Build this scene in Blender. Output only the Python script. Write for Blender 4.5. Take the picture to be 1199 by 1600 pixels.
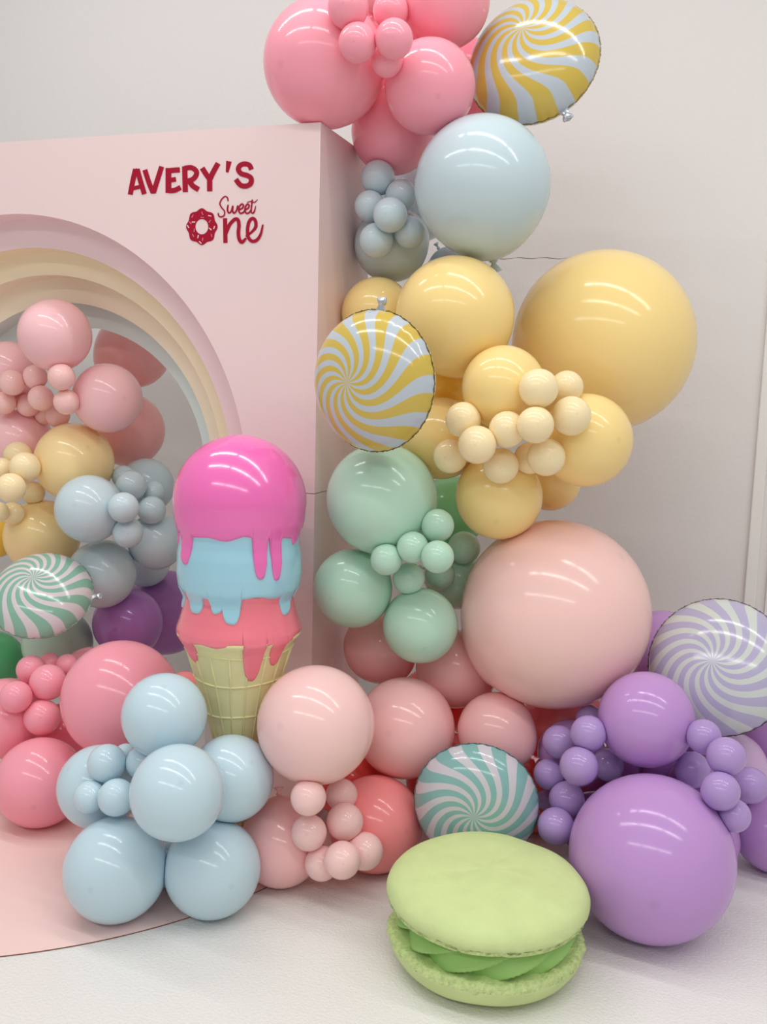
import bpy, bmesh, math, random
from mathutils import Vector, Matrix, noise

for o in list(bpy.data.objects):
    bpy.data.objects.remove(o)
scene = bpy.context.scene
COL = scene.collection
random.seed(7)

# ------------------------------------------------------------------ camera
W, H, F = 1199, 1600, 1475.18
YAW, PITCH, ROLL = 0.314275522, 0.137862327, -0.0270220382
CAM = Vector((1.22256, -2.98931, 1.61063))
_f = Vector((-math.sin(YAW)*math.cos(PITCH), math.cos(YAW)*math.cos(PITCH), -math.sin(PITCH)))
_r = Vector((math.cos(YAW), math.sin(YAW), 0))
_d = _f.cross(_r)
RIGHT = math.cos(ROLL)*_r + math.sin(ROLL)*_d
DOWN = -math.sin(ROLL)*_r + math.cos(ROLL)*_d
FWD = _f
cam_data = bpy.data.cameras.new('camera')
cam_data.sensor_fit = 'VERTICAL'
cam_data.sensor_height = 24.0
cam_data.lens = F/H*24.0
cam = bpy.data.objects.new('camera', cam_data)
COL.objects.link(cam)
m = Matrix((RIGHT, -DOWN, -FWD)).transposed().to_4x4()
m.translation = CAM
cam.matrix_world = m
cam_data.clip_start = 0.05
scene.camera = cam
scene.cycles.max_bounces = 14
scene.cycles.diffuse_bounces = 8
scene.cycles.transmission_bounces = 10

# ------------------------------------------------------------------ light
scene.view_settings.view_transform = 'Standard'
scene.view_settings.look = 'None'
scene.view_settings.gamma = 1.0
scene.view_settings.use_curve_mapping = False
scene.view_settings.exposure = 0.09
world = bpy.data.worlds.new('hall')
scene.world = world
world.use_nodes = True
world.node_tree.nodes['Background'].inputs[0].default_value = (1.0, 0.985, 0.965, 1)
world.node_tree.nodes['Background'].inputs[1].default_value = 0.41

# rows of tube lights under the hall ceiling (their reflections curve over the balloons)
TILT = -0.13
for (row_y, power) in ((-0.55, 24), (-2.15, 28), (-5.6, 38)):
    for x0 in (-1.55, 1.0, 3.55):
        L = bpy.data.lights.new('tube_light', 'AREA')
        L.shape = 'RECTANGLE'; L.size = 2.35; L.size_y = 0.06
        L.energy = power; L.color = (1.0, 0.985, 0.96)
        o = bpy.data.objects.new('tube_light', L)
        COL.objects.link(o)
        o.location = (x0, row_y + TILT*(x0-1.0), 4.5)
        o.rotation_euler = (0, 0, TILT)
        o['label'] = 'tube light under the hall ceiling'; o['category'] = 'lamp'; o['group'] = 'ceiling tube lights'

# ------------------------------------------------------------------ helpers
def ray(px, py):
    return RIGHT*((px-599.5)/F) + DOWN*((py-800.0)/F) + FWD
def onY(px, py, Y):
    d = ray(px, py); return CAM + d*((Y-CAM.y)/d.y)
def onZ(px, py, Z):
    d = ray(px, py); return CAM + d*((Z-CAM.z)/d.z)
def depth(P):
    return (P-CAM).dot(FWD)

def lin(c):
    return tuple(((v/255)/12.92 if v/255 <= 0.04045 else ((v/255+0.055)/1.055)**2.4) for v in c) + (1.0,)

def nodes_of(name):
    mt = bpy.data.materials.new(name); mt.use_nodes = True
    nt = mt.node_tree
    return mt, nt, nt.nodes['Principled BSDF']

def mat_plain(name, rgb, rough=0.6, var=0.03, scale=6.0, bump=0.0, bscale=80.0, spec=0.5, coat=0.0):
    mt, nt, b = nodes_of(name)
    tc = nt.nodes.new('ShaderNodeTexCoord')
    nz = nt.nodes.new('ShaderNodeTexNoise'); nz.inputs['Scale'].default_value = scale; nz.inputs['Detail'].default_value = 4
    nt.links.new(tc.outputs['Object'], nz.inputs['Vector'])
    rp = nt.nodes.new('ShaderNodeMapRange')
    rp.inputs['From Min'].default_value = 0.3; rp.inputs['From Max'].default_value = 0.7
    rp.inputs['To Min'].default_value = 1-var; rp.inputs['To Max'].default_value = 1+var
    nt.links.new(nz.outputs['Fac'], rp.inputs['Value'])
    mx = nt.nodes.new('ShaderNodeVectorMath'); mx.operation = 'SCALE'
    mx.inputs[0].default_value = lin(rgb)[:3]
    nt.links.new(rp.outputs['Result'], mx.inputs['Scale'])
    nt.links.new(mx.outputs['Vector'], b.inputs['Base Color'])
    b.inputs['Roughness'].default_value = rough
    b.inputs['Specular IOR Level'].default_value = spec
    b.inputs['Coat Weight'].default_value = coat
    b.inputs['Coat Roughness'].default_value = 0.08
    if bump > 0:
        n2 = nt.nodes.new('ShaderNodeTexNoise'); n2.inputs['Scale'].default_value = bscale; n2.inputs['Detail'].default_value = 5
        nt.links.new(tc.outputs['Object'], n2.inputs['Vector'])
        bp = nt.nodes.new('ShaderNodeBump'); bp.inputs['Strength'].default_value = bump; bp.inputs['Distance'].default_value = 0.01
        nt.links.new(n2.outputs['Fac'], bp.inputs['Height'])
        nt.links.new(bp.outputs['Normal'], b.inputs['Normal'])
    return mt

def mat_latex(name, rgb, rough=0.13):
    # latex colour, with the thicker darker spot of rubber at the tip (local +Z)
    mt, nt, b = nodes_of('latex_'+name)
    tc = nt.nodes.new('ShaderNodeTexCoord')
    dv = nt.nodes.new('ShaderNodeVectorMath'); dv.operation = 'DISTANCE'; dv.inputs[1].default_value = (0, 0, 1)
    nt.links.new(tc.outputs['Object'], dv.inputs[0])
    mr = nt.nodes.new('ShaderNodeMapRange'); mr.interpolation_type = 'SMOOTHSTEP'
    mr.inputs['From Min'].default_value = 0.02; mr.inputs['From Max'].default_value = 0.10
    mr.inputs['To Min'].default_value = 0.93; mr.inputs['To Max'].default_value = 1.0
    nt.links.new(dv.outputs['Value'], mr.inputs['Value'])
    sc = nt.nodes.new('ShaderNodeVectorMath'); sc.operation = 'SCALE'
    c0 = lin(rgb)[:3]; lum = 0.3*c0[0]+0.55*c0[1]+0.15*c0[2]
    sc.inputs[0].default_value = [min(0.97, max(0.01, lum+(v-lum)*1.16)) for v in c0]
    nt.links.new(mr.outputs['Result'], sc.inputs['Scale'])
    nt.links.new(sc.outputs['Vector'], b.inputs['Base Color'])
    b.inputs['Roughness'].default_value = rough
    b.inputs['Specular IOR Level'].default_value = 0.36
    # thin rubber lets some light through
    tr = nt.nodes.new('ShaderNodeBsdfTranslucent')
    nt.links.new(sc.outputs['Vector'], tr.inputs['Color'])
    mixs = nt.nodes.new('ShaderNodeMixShader'); mixs.inputs[0].default_value = 0.10
    nt.links.new(b.outputs[0], mixs.inputs[1]); nt.links.new(tr.outputs[0], mixs.inputs[2])
    nt.links.new(mixs.outputs[0], nt.nodes['Material Output'].inputs['Surface'])
    return mt

def mat_swirl(name, rgb_a, rgb_b, off=(0, 0), n=17, twist=1.0, phase=0.0, hand=1):
    # spiral candy stripes printed on the foil, in the disc's own coordinates
    mt, nt, b = nodes_of('foil_'+name)
    N = nt.nodes.new; Lk = nt.links.new
    def math_(op, a, c=None):
        k = N('ShaderNodeMath'); k.operation = op
        for i, v in enumerate((a, c)):
            if v is None: continue
            if isinstance(v, (int, float)): k.inputs[i].default_value = v
            else: Lk(v, k.inputs[i])
        return k.outputs[0]
    tc = N('ShaderNodeTexCoord'); sp = N('ShaderNodeSeparateXYZ'); Lk(tc.outputs['Object'], sp.inputs[0])
    x = math_('SUBTRACT', sp.outputs['X'], off[0]); y = math_('SUBTRACT', sp.outputs['Y'], off[1])
    th = math_('ARCTAN2', y, x)
    r = math_('SQRT', math_('ADD', math_('MULTIPLY', x, x), math_('MULTIPLY', y, y)))
    ss = N('ShaderNodeMapRange'); ss.interpolation_type = 'SMOOTHSTEP'
    ss.inputs['From Min'].default_value = 0.0; ss.inputs['From Max'].default_value = 1.08
    ss.inputs['To Min'].default_value = 1.4*hand*twist; ss.inputs['To Max'].default_value = 0.0
    Lk(r, ss.inputs['Value'])
    sw = ss.outputs['Result']
    ph = math_('ADD', math_('MULTIPLY', math_('ADD', th, sw), float(n)), phase)
    s = math_('SINE', ph)
    mr = N('ShaderNodeMapRange'); mr.inputs['From Min'].default_value = 0.02; mr.inputs['From Max'].default_value = 0.22
    Lk(s, mr.inputs['Value'])
    mx = N('ShaderNodeMix'); mx.data_type = 'RGBA'
    mx.inputs[6].default_value = lin(rgb_a); mx.inputs[7].default_value = lin(rgb_b)
    Lk(mr.outputs['Result'], mx.inputs[0])
    Lk(mx.outputs[2], b.inputs['Base Color'])
    b.inputs['Roughness'].default_value = 0.13
    b.inputs['Metallic'].default_value = 0.0
    b.inputs['Specular IOR Level'].default_value = 0.5
    return mt

def mesh_obj(name, verts, faces, mats, parent=None, smooth=True, midx=None):
    me = bpy.data.meshes.new(name)
    me.from_pydata([tuple(v) for v in verts], [], faces)
    for mt in (mats if isinstance(mats, (list, tuple)) else [mats]):
        me.materials.append(mt)
    if midx:
        me.polygons.foreach_set('material_index', midx)
    me.polygons.foreach_set('use_smooth', [smooth]*len(me.polygons))
    bm = bmesh.new(); bm.from_mesh(me); bmesh.ops.recalc_face_normals(bm, faces=bm.faces[:]); bm.to_mesh(me); bm.free()
    me.update()
    o = bpy.data.objects.new(name, me); COL.objects.link(o)
    if parent: o.parent = parent
    return o

def box(name, x0, x1, y0, y1, z0, z1, mt, parent=None, bevel=0.0):
    v = [(x, y, z) for x in (x0, x1) for y in (y0, y1) for z in (z0, z1)]
    fc = [(0,1,3,2), (4,6,7,5), (0,4,5,1), (2,3,7,6), (0,2,6,4), (1,5,7,3)]
    o = mesh_obj(name, v, fc, mt, parent, smooth=False)
    if bevel:
        md = o.modifiers.new('bevel', 'BEVEL'); md.width = bevel; md.segments = 2
    return o

def empty(name, loc=(0, 0, 0)):
    o = bpy.data.objects.new(name, None); COL.objects.link(o); o.location = loc
    o.empty_display_size = 0.1
    return o

def tag(o, label, cat, group=None):
    o['label'] = label; o['category'] = cat
    if group: o['group'] = group
    return o

def structure(o, label=None):
    o['kind'] = 'structure'
    if label: o['label'] = label
    return o

def lathe(rings, seg, name, mt, parent=None, fn=None, cap_top=True, cap_bot=True):
    """rings: list of (radius, z); fn(theta, i, r, z) -> (r, z)"""
    v = []; fc = []
    for i, (r, z) in enumerate(rings):
        for k in range(seg):
            t = 2*math.pi*k/seg
            rr, zz = fn(t, i, r, z) if fn else (r, z)
            v.append((rr*math.cos(t), rr*math.sin(t), zz))
    n = len(rings)
    for i in range(n-1):
        for k in range(seg):
            k2 = (k+1) % seg
            fc.append((i*seg+k, i*seg+k2, (i+1)*seg+k2, (i+1)*seg+k))
    if cap_bot: fc.append(tuple(range(seg))[::-1])
    if cap_top: fc.append(tuple((n-1)*seg+k for k in range(seg)))
    return mesh_obj(name, v, fc, mt, parent)

# ------------------------------------------------------------------ materials
M_wall = mat_plain('wall_paint', (225, 222, 221), 0.55, 0.012, 1.2, 0.10, 45)
M_floor = mat_plain('floor_paint', (230, 228, 225), 0.32, 0.015, 2.0, 0.35, 120)
M_trim = mat_plain('trim_paint', (232, 230, 226), 0.4, 0.02, 5)
M_pink = mat_plain('box_pink', (234, 211, 211), 0.42, 0.012, 2.0)
M_band = [mat_plain('band_pink', (240, 214, 217), 0.45, 0.01),
          mat_plain('band_cream', (243, 228, 198), 0.45, 0.01),
          mat_plain('band_butter', (242, 229, 205), 0.45, 0.01),
          mat_plain('band_mint', (220, 232, 228), 0.45, 0.01)]
M_crack = mat_plain('gap_dark', (96, 80, 66), 0.9)
M_mat = mat_plain('mat_pink', (240, 209, 205), 0.38, 0.01, 3.0)
M_matedge = mat_plain('mat_edge', (120, 78, 62), 0.8)
M_red = mat_plain('vinyl_crimson', (162, 0, 42), 0.6, 0.02, spec=0.25)

# ------------------------------------------------------------------ the room
WALL_Y = 1.4
floor = structure(mesh_obj('floor', [(-6, -7, 0), (6, -7, 0), (6, WALL_Y, 0), (-6, WALL_Y, 0)], [(0, 1, 2, 3)], M_floor, smooth=False), 'white painted floor with fine texture')
wall = structure(box('wall_back', -6, 6, WALL_Y, WALL_Y+0.12, 0, 4.6, M_wall), 'white painted wall behind the balloons')
# hairline joint in the boards of the wall
pts = []
for i in range(26):
    t = i/25
    p = onY(778+t*112, 404.2-1.2*math.sin(t*3.0)+0.8*math.sin(t*17), WALL_Y)
    pts.append((p.x, p.z, 0.0008*(0.35+abs(math.sin(t*9+1)))))
v = []; fc = []
for (x, z, w) in pts:
    v += [(x, WALL_Y-0.0012, z-w), (x, WALL_Y-0.0012, z+w)]
for i in range(len(pts)-1):
    fc.append((2*i, 2*i+2, 2*i+3, 2*i+1))
mesh_obj('crack', v, fc, M_crack, wall, smooth=False)
tx = onY(1189.8, 606.5, WALL_Y-0.02).x
structure(box('trim_1', tx, tx+0.047, WALL_Y-0.022, WALL_Y, 0, 4.6, M_trim, bevel=0.004), 'narrow upright batten on the white wall')
structure(box('trim_2', tx+0.088, tx+0.30, WALL_Y-0.014, WALL_Y, 0, 4.6, M_trim, bevel=0.003), 'wide upright board beside the narrow batten')

# ------------------------------------------------------------------ pink arch box
BW, BH, BD = 2.44, 2.44, 0.5
CX, CZ = -1.22, 1.22
RAD = [0.964, 0.857, 0.767, 0.669, 0.579]
boxroot = tag(empty('backdrop_box', (CX, 0.25, 0)), 'tall pink backdrop box with stepped rainbow arch opening and crimson lettering', 'backdrop')

def arch_slab(name, r, x0, x1, ztop, y0, y1, mats, part='all', parent=None):
    """slab with an arch hole; part: 'all', 'upper' (above spring line), 'left', 'right'.  mats = [face, intrados]"""
    pin = []; pout = []
    def add(a, b): pin.append(a); pout.append(b)
    g = 0.0012
    if part == 'right' or part == 'all':
        add((CX+r, 0), (x1, 0)); add((CX+r, CZ-(g if part == 'right' else 0)), (x1, CZ-(g if part == 'right' else 0)))
    if part in ('upper', 'all'):
        angs = [math.pi*i/72 for i in range(73)]
        a1 = math.atan2(ztop-CZ, x1-CX); a2 = math.atan2(ztop-CZ, x0-CX)
        angs = sorted(angs+[a1, a2])
        for a in angs:
            c, s = math.cos(a), math.sin(a)
            if a < a1: o = (x1, CZ+(x1-CX)*s/c)
            elif a > a2: o = (x0, CZ+(x0-CX)*s/c)
            else: o = (CX+(ztop-CZ)*c/max(s, 1e-6), ztop)
            if part == 'upper' and (a == angs[0] or a == angs[-1]):
                o = (o[0], CZ+g); add((CX+r*c, CZ+g), o)
            else:
                add((CX+r*c, CZ+r*s), o)
    if part == 'left' or part == 'all':
        add((CX-r, CZ-(g if part == 'left' else 0)), (x0, CZ-(g if part == 'left' else 0))); add((CX-r, 0), (x0, 0))
    n = len(pin); v = []; fc = []; mi = []
    for (a, b) in zip(pin, pout):
        v += [(a[0], y0, a[1]), (b[0], y0, b[1]), (a[0], y1, a[1]), (b[0], y1, b[1])]
    for i in range(n-1):
        A, B = 4*i, 4*i+4
        fc += [(A, B, B+1, A+1), (A+2, A+3, B+3, B+2), (A, A+2, B+2, B), (A+1, B+1, B+3, A+3)]
        mi += [0, 0, 1, 0]
    fc += [(0, 1, 3, 2), (4*n-4, 4*n-2, 4*n-1, 4*n-3)]; mi += [0, 0]
    o = mesh_obj(name, v, fc, mats, None, smooth=False, midx=mi)
    o.parent = boxroot; o.matrix_parent_inverse = Matrix.Translation(boxroot.location).inverted()
    return o

T = 0.015
for part in ('upper', 'left', 'right'):
    arch_slab('front_panel', RAD[0], -BW+T, -T, BH-T, 0, 0.1, [M_pink, M_band[0]], part)
cols = [(M_band[0], M_band[1]), (M_band[1], M_band[2]), (M_band[2], M_band[3]), (M_band[3], M_band[3])]
names = ['pink step of the arch', 'cream step of the arch', 'butter step of the arch', 'mint innermost step of the arch']
for i in range(4):
    o = arch_slab('arch_step', RAD[i+1], -BW+T, -T, BH-T, 0.1*(i+1), 0.1*(i+2), list(cols[i]))
    o['label'] = names[i]
def bpart(name, *a):
    o = box(name, *a, M_pink)
    o.parent = boxroot; o.matrix_parent_inverse = Matrix.Translation(boxroot.location).inverted()
    return o
for (xa, xb) in ((-T, 0), (-BW, -BW+T)):
    bpart('side_panel', xa, xb, 0, BD, 0, CZ-0.0012)
    bpart('side_panel', xa, xb, 0, BD, CZ+0.0012, BH-T)
bpart('top_panel', -BW, 0, 0, BD, BH-T, BH)

# pink round mat on the floor in front of the box
MC = Vector((-1.2373, 0.1907)); MR = 1.4044; mt_t = 0.004
ang0 = math.asin((-0.002-MC.y)/MR)
arc = [(MC.x+MR*math.cos(a), MC.y+MR*math.sin(a)) for a in [math.pi-ang0+(math.pi+2*ang0)*i/160 for i in range(161)]]
n = len(arc)
v = [(x, y, 0.0002) for x, y in arc]+[(x, y, mt_t) for x, y in arc]
fc = [tuple(range(n, 2*n)), tuple(range(n))[::-1]]; mi = [0, 0]
for i in range(n):
    j = (i+1) % n
    fc.append((i, j, n+j, n+i)); mi.append(1)
tag(mesh_obj('floor_mat', v, fc, [M_mat, M_matedge], smooth=False, midx=mi), 'round pink floor mat with thin brown edge spreading before the box', 'mat')

# ------------------------------------------------------------------ lettering on the box
def smooth_path(pts, sub=8):
    if len(pts) < 3: return pts
    out = []
    P = [pts[0]]+list(pts)+[pts[-1]]
    for i in range(1, len(P)-2):
        for k in range(sub):
            t = k/sub
            q = []
            for c in range(3):
                p0, p1, p2, p3 = P[i-1][c], P[i][c], P[i+1][c], P[i+2][c]
                q.append(0.5*((2*p1)+(-p0+p2)*t+(2*p0-5*p1+4*p2-p3)*t*t+(-p0+3*p1-3*p2+p3)*t**3))
            out.append(tuple(q))
    out.append(pts[-1])
    return out

def crop2panel(x, y, off):
    p = onY(180+x/4.6115, 230+y/4.6115, 0.0)
    return (p.x, -off, p.z)

def ribbon_letter(name, strokes, label, off=0.0012, mt=None):
    v = []; fc = []
    for si, st in enumerate(strokes):
        off += 0.00025*(si > 0)
        w = st[0]; pts = st[1:]
        rnd = False
        if isinstance(w, str): rnd = True; w = float(w)
        pts = [(p[0], p[1], p[2] if len(p) > 2 else w) for p in pts]
        path = smooth_path(pts)
        if rnd:   # rounded ends
            for e in (0, -1):
                c = path[e]; b0 = len(v)
                for k in range(12):
                    a = 2*math.pi*k/12
                    v.append(crop2panel(c[0]+c[2]/2*math.cos(a), c[1]+c[2]/2*math.sin(a), off))
                fc.append(tuple(range(b0, b0+12)))
            off += 0.0003
        b0 = len(v); L = len(path)
        for i, (x, y, ww) in enumerate(path):
            a = path[max(0, i-1)]; b = path[min(L-1, i+1)]
            dx, dy = b[0]-a[0], b[1]-a[1]; l = math.hypot(dx, dy) or 1
            nx, ny = -dy/l*ww/2, dx/l*ww/2
            o2 = off+i*1.6e-5
            v.append(crop2panel(x+nx, y+ny, o2)); v.append(crop2panel(x-nx, y-ny, o2))
        for i in range(L-1):
            fc.append((b0+2*i, b0+2*i+1, b0+2*i+3, b0+2*i+2))
    o = mesh_obj(name, v, fc, mt or M_red, None, smooth=False)
    o.parent = boxroot; o.matrix_parent_inverse = Matrix.Translation(boxroot.location).inverted()
    o['label'] = label
    return o

LET = [
 ('A', [(36, (110,342), (127,250), (148,158)), (36, (148,171), (160,171)), (36, (160,158), (183,240), (212,338)), (28, (132,297), (190,283))]),
 ('V', [(36, (215,163), (243,250), (274,328)), (36, (262,318), (290,316)), (36, (278,328), (305,240), (337,140))]),
 ('E', [(42, (385,150), (385,330)), (38, (385,170), (430,166), (468,164)), (34, (385,239), (440,232)), (36, (385,314), (430,311), (474,290))]),
 ('R', [(38, (502,138), (507,324)), (36, (500,152), (550,148), (584,170), (586,200), (560,232), (512,248)), (38, (535,240), (560,278), (604,306))]),
 ('Y', [(38, (628,150), (660,200), (688,236)), (38, (744,116), (708,180), (682,236)), (38, (682,222), (683,318))]),
 ('apostrophe', [(30, (821,102,40), (808,182,20))]),
 ('S', [(36, (983,162), (968,130), (930,121), (898,136), (890,165), (912,192), (955,205), (982,226), (978,262), (945,281), (905,273), (872,232))]),
]
for nm, st in LET:
    ribbon_letter('letter', st, 'crimson block letter '+nm if nm != 'apostrophe' else 'crimson apostrophe')
SW = [
 ('S', [('10', (815,386), (810,364), (792,356), (768,378), (757,408), (770,437), (790,462), (788,490), (768,503), (750,497), (745,478))]),
 ('w', [('12', (815,420), (811,450), (820,474), (838,462), (850,424), (848,456), (858,476), (876,458), (885,424))]),
 ('e', [('12', (893,452), (918,440), (926,420), (914,410), (898,428), (893,456), (904,477), (924,472), (938,455))]),
 ('e', [('12', (938,452), (960,440), (967,420), (956,410), (942,428), (937,456), (948,477), (968,472), (982,452))]),
 ('t', [('11', (990,382), (984,430), (982,465), (994,477), (1006,460), (1014,425,5)), ('8', (952,398,5), (980,392), (1006,398), (1027,379,5))]),
]
for nm, st in SW:
    ribbon_letter('letter', st, 'thin crimson script letter '+nm)
NE = [
 ('n', [(30, (793,512), (795,600), (796,690)), ('26', (800,620), (826,560), (862,522), (886,524), (894,560), (890,620), (898,668), (918,684), (942,660,16))]),
 ('e', [('24', (948,640,16), (985,612,18), (1014,575), (1012,530), (990,514), (966,540), (956,595), (962,650), (990,678), (1025,668), (1052,625,18), (1066,562,12))]),
]
for nm, st in NE:
    ribbon_letter('letter', st, 'large crimson script letter '+nm)
# doughnut that stands for the letter O
v = []; fc = []; nseg = 96
for k in range(nseg):
    a = 2*math.pi*k/nseg
    lob = 1+0.055*math.cos(8*(a-math.pi/2))
    v.append(crop2panel(626+108*lob*math.cos(a), 573+126*lob*math.sin(a), 0.0012))
    v.append(crop2panel(626+46*math.cos(a), 573+55*math.sin(a), 0.0012))
for k in range(nseg):
    j = (k+1) % nseg
    fc.append((2*k, 2*j, 2*j+1, 2*k+1))
donut = mesh_obj('doughnut_print', v, fc, M_red, None, smooth=False)
donut.parent = boxroot; donut.matrix_parent_inverse = Matrix.Translation(boxroot.location).inverted()
donut['label'] = 'crimson doughnut standing for the letter O'
M_spr = mat_plain('sprinkle_pale', (236, 196, 204), 0.4); M_spr2 = mat_plain('sprinkle_mauve', (206, 104, 128), 0.4)
SPR = [(684,495,10,0), (567,540,0,0), (528,572,60,0), (688,590,40,0), (716,580,110,0), (600,645,105,0), (616,687,45,0),
       (630,477,70,1), (684,535,120,1), (697,637,80,1), (633,664,95,1), (564,636,60,1), (572,600,95,1), (544,546,50,1), (560,498,120,1), (630,507,5,1)]
for (x, y, a, kd) in SPR:
    dx, dy = 12*math.cos(math.radians(a)), 12*math.sin(math.radians(a))
    v = []
    for (s, w) in ((-1, 1), (1, 1), (1, -1), (-1, -1)):
        v.append(crop2panel(x+s*dx-w*dy*0.32, y+s*dy+w*dx*0.32, 0.0022))
    o = mesh_obj('sprinkle', v, [(0, 1, 2, 3)], [M_spr, M_spr2][kd], None, smooth=False)
    o.parent = donut
    o.matrix_parent_inverse = Matrix.Translation(boxroot.location).inverted()
    o.matrix_parent_inverse = Matrix.Identity(4)

# ------------------------------------------------------------------ ice cream prop
IY = -0.30
M_scoop = mat_plain('glaze_pink', (236, 108, 182), 0.16, 0.02, 3, spec=0.6, coat=0.4)
M_blue = mat_plain('glaze_blue', (158, 208, 226), 0.18, 0.02, 3, spec=0.6, coat=0.4)
M_coral = mat_plain('glaze_coral', (242, 124, 140), 0.18, 0.02, 3, spec=0.6, coat=0.4)
M_cone = mat_plain('cone_wafer', (226, 220, 166), 0.42, 0.03, 9)
ip = onY(374, 1000, IY)
IX = ip.x
iz0 = mt_t
ice = tag(empty('ice_cream_prop', (IX, IY, iz0)), 'tall ice cream cone prop with dripping pink, blue and coral scoops', 'ice cream prop')
PXM = depth(Vector((IX, IY, 0.9)))/F          # metres per pixel at the prop
def yz(y): return onY(374, y, IY).z - iz0
def prof(tab, z):
    if z >= tab[0][0]: return tab[0][1]
    for (z1, r1), (z2, r2) in zip(tab, tab[1:]):
        if z <= z1 and z >= z2:
            t = (z1-z)/(z1-z2) if z1 > z2 else 0
            return r1+(r2-r1)*t
    return tab[-1][1]
zc = yz(783); RS = 93.5*PXM
tabU = [(yz(783), 93.5*PXM), (yz(812), 91*PXM), (yz(832), 86*PXM), (yz(846), 86.5*PXM), (yz(862), 90*PXM), (yz(890), 91*PXM), (yz(912), 88.5*PXM), (yz(928), 81*PXM),
        (yz(945), 84*PXM), (yz(962), 89*PXM), (yz(976), 94*PXM), (yz(986), 95*PXM), (yz(1000), 86*PXM), (yz(1017), 80*PXM), (yz(1151), 39*PXM), (0.0, 16*PXM)]
DY0 = yz(1000)-yz(1001)
def drip_layer(name, mt, ztop, dome, zedge, drips, thick, seed, parent):
    seg = 400; rows = 40
    v = []; fc = []
    front = math.atan2(CAM.y-IY, CAM.x-IX)      # angle that faces the camera
    def edge(th):
        d0 = (th-front+math.pi) % (2*math.pi)-math.pi      # positive towards the right as seen
        e = zedge+0.006*math.sin(5*d0+seed)+0.004*math.sin(11*d0+seed*2)
        low = 0.0
        for (ang, ln, wd) in drips:
            dd = abs((d0-math.radians(ang)+math.pi) % (2*math.pi)-math.pi)/math.radians(wd)
            if dd < 1.9:
                s = max(0.0, 1-(dd/1.0)**3.0)**0.55 if dd < 1 else 0
                fl = 0.10*math.exp(-(dd/1.2)**2)
                low = max(low, ln*DY0*max(s, fl))
        return e-low
    for k in range(seg):
        th = 2*math.pi*k/seg
        ze = edge(th)
        for i in range(rows+1):
            t = i/rows
            if dome:
                if i <= 14:
                    a = math.pi/2*(1-i/14.0); z = zc+RS*math.sin(a); r = RS*math.cos(a)
                    r = max(r, 0.0004)
                else:
                    tt = (i-14)/(rows-14.0); z = zc+(ze-zc)*tt; r = prof(tabU, z)
            else:
                z = ztop+(ze-ztop)*t; r = prof(tabU, z)
            e = max(0.0, z-ze); h = 0.016
            q = min(e/h, 1.0)
            off = thick*math.sqrt(max(0, 1-(1-q)**2))
            r2 = r+off
            if dome and i <= 14:
                r2 = (RS+thick)*math.cos(a) if i else 0.0; z = zc+(RS+thick)*math.sin(a)
            v.append((r2*math.cos(th), r2*math.sin(th), z))
        # return inside
        v.append(((r-0.004)*math.cos(th), (r-0.004)*math.sin(th), ze+0.002))
    R1 = rows+2
    for k in range(seg):
        k2 = (k+1) % seg
        for i in range(R1-1):
            fc.append((k*R1+i, k*R1+i+1, k2*R1+i+1, k2*R1+i))
    o = mesh_obj(name, v, fc, mt, parent)
    return o
# cone
rings = [(16*PXM, 0.0)]
for (z, r) in sorted(tabU):
    if z > 0 and z <= yz(1000)+1e-6: rings.append((r, z))
rings += [(91*PXM, yz(992)), (96*PXM, yz(987)), (97*PXM, yz(983)), (93*PXM, yz(981)), (80*PXM, yz(984))]
cone = lathe(rings, 96, 'cone', M_cone, ice)
cone['label'] = 'pale wafer cone'
def cone_r(z):
    return prof(tabU, z)
def tube_path(name, pts, rad, mt, parent, closed=False, seg=6):
    v = []; fc = []; n = len(pts)
    for i, p in enumerate(pts):
        p = Vector(p)
        a = Vector(pts[(i-1) % n] if closed else pts[max(0, i-1)]); b = Vector(pts[(i+1) % n] if closed else pts[min(n-1, i+1)])
        t = (b-a).normalized()
        u = t.cross(Vector((0, 0, 1)))
        if u.length < 0.2: u = t.cross(Vector((1, 0, 0)))
        u.normalize(); w = t.cross(u)
        for k in range(seg):
            c = 2*math.pi*k/seg
            v.append(p+u*rad*math.cos(c)+w*rad*math.sin(c))
    for i in range(n if closed else n-1):
        j = (i+1) % n
        for k in range(seg):
            k2 = (k+1) % seg
            fc.append((i*seg+k, i*seg+k2, j*seg+k2, j*seg+k))
    if not closed:
        fc += [tuple(range(seg))[::-1], tuple((n-1)*seg+k for k in range(seg))]
    return mesh_obj(name, v, fc, mt, parent)
for k in range(18):
    a = 2*math.pi*k/18+0.1
    pts = []
    for i in range(9):
        z = yz(1004)+(0.02-yz(1004))*i/8
        r = cone_r(z); a2 = a+0.02*math.sin(i*1.1+k)
        pts.append((r*math.cos(a2), r*math.sin(a2), z))
    tube_path('rib', pts, 0.0035, M_cone, cone)
for y in (1006, 1052, 1104, 1160, 1215):
    z = yz(y); pts = []
    for i in range(48):
        a = 2*math.pi*i/48; zz = z+0.003*math.sin(3*a+y); r = cone_r(zz)
        pts.append((r*math.cos(a), r*math.sin(a), zz))
    tube_path('ring', pts, 0.0038, M_cone, cone, closed=True)
drip_layer('coral_scoop', M_coral, yz(915), False, yz(986), [(-58, 36, 12), (14, 58, 11), (40, 34, 9), (-110, 50, 10), (100, 45, 9), (150, 60, 9), (-150, 40, 10)], 0.006, 1.0, ice)
drip_layer('blue_scoop', M_blue, yz(800), False, yz(917), [(-85, 34, 11), (-49, 28, 11), (-22, 24, 8), (-8, 42, 10), (54, 36, 10), (88, 20, 7), (130, 35, 7), (175, 30, 7), (-130, 30, 7)], 0.012, 2.0, ice)
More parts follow.
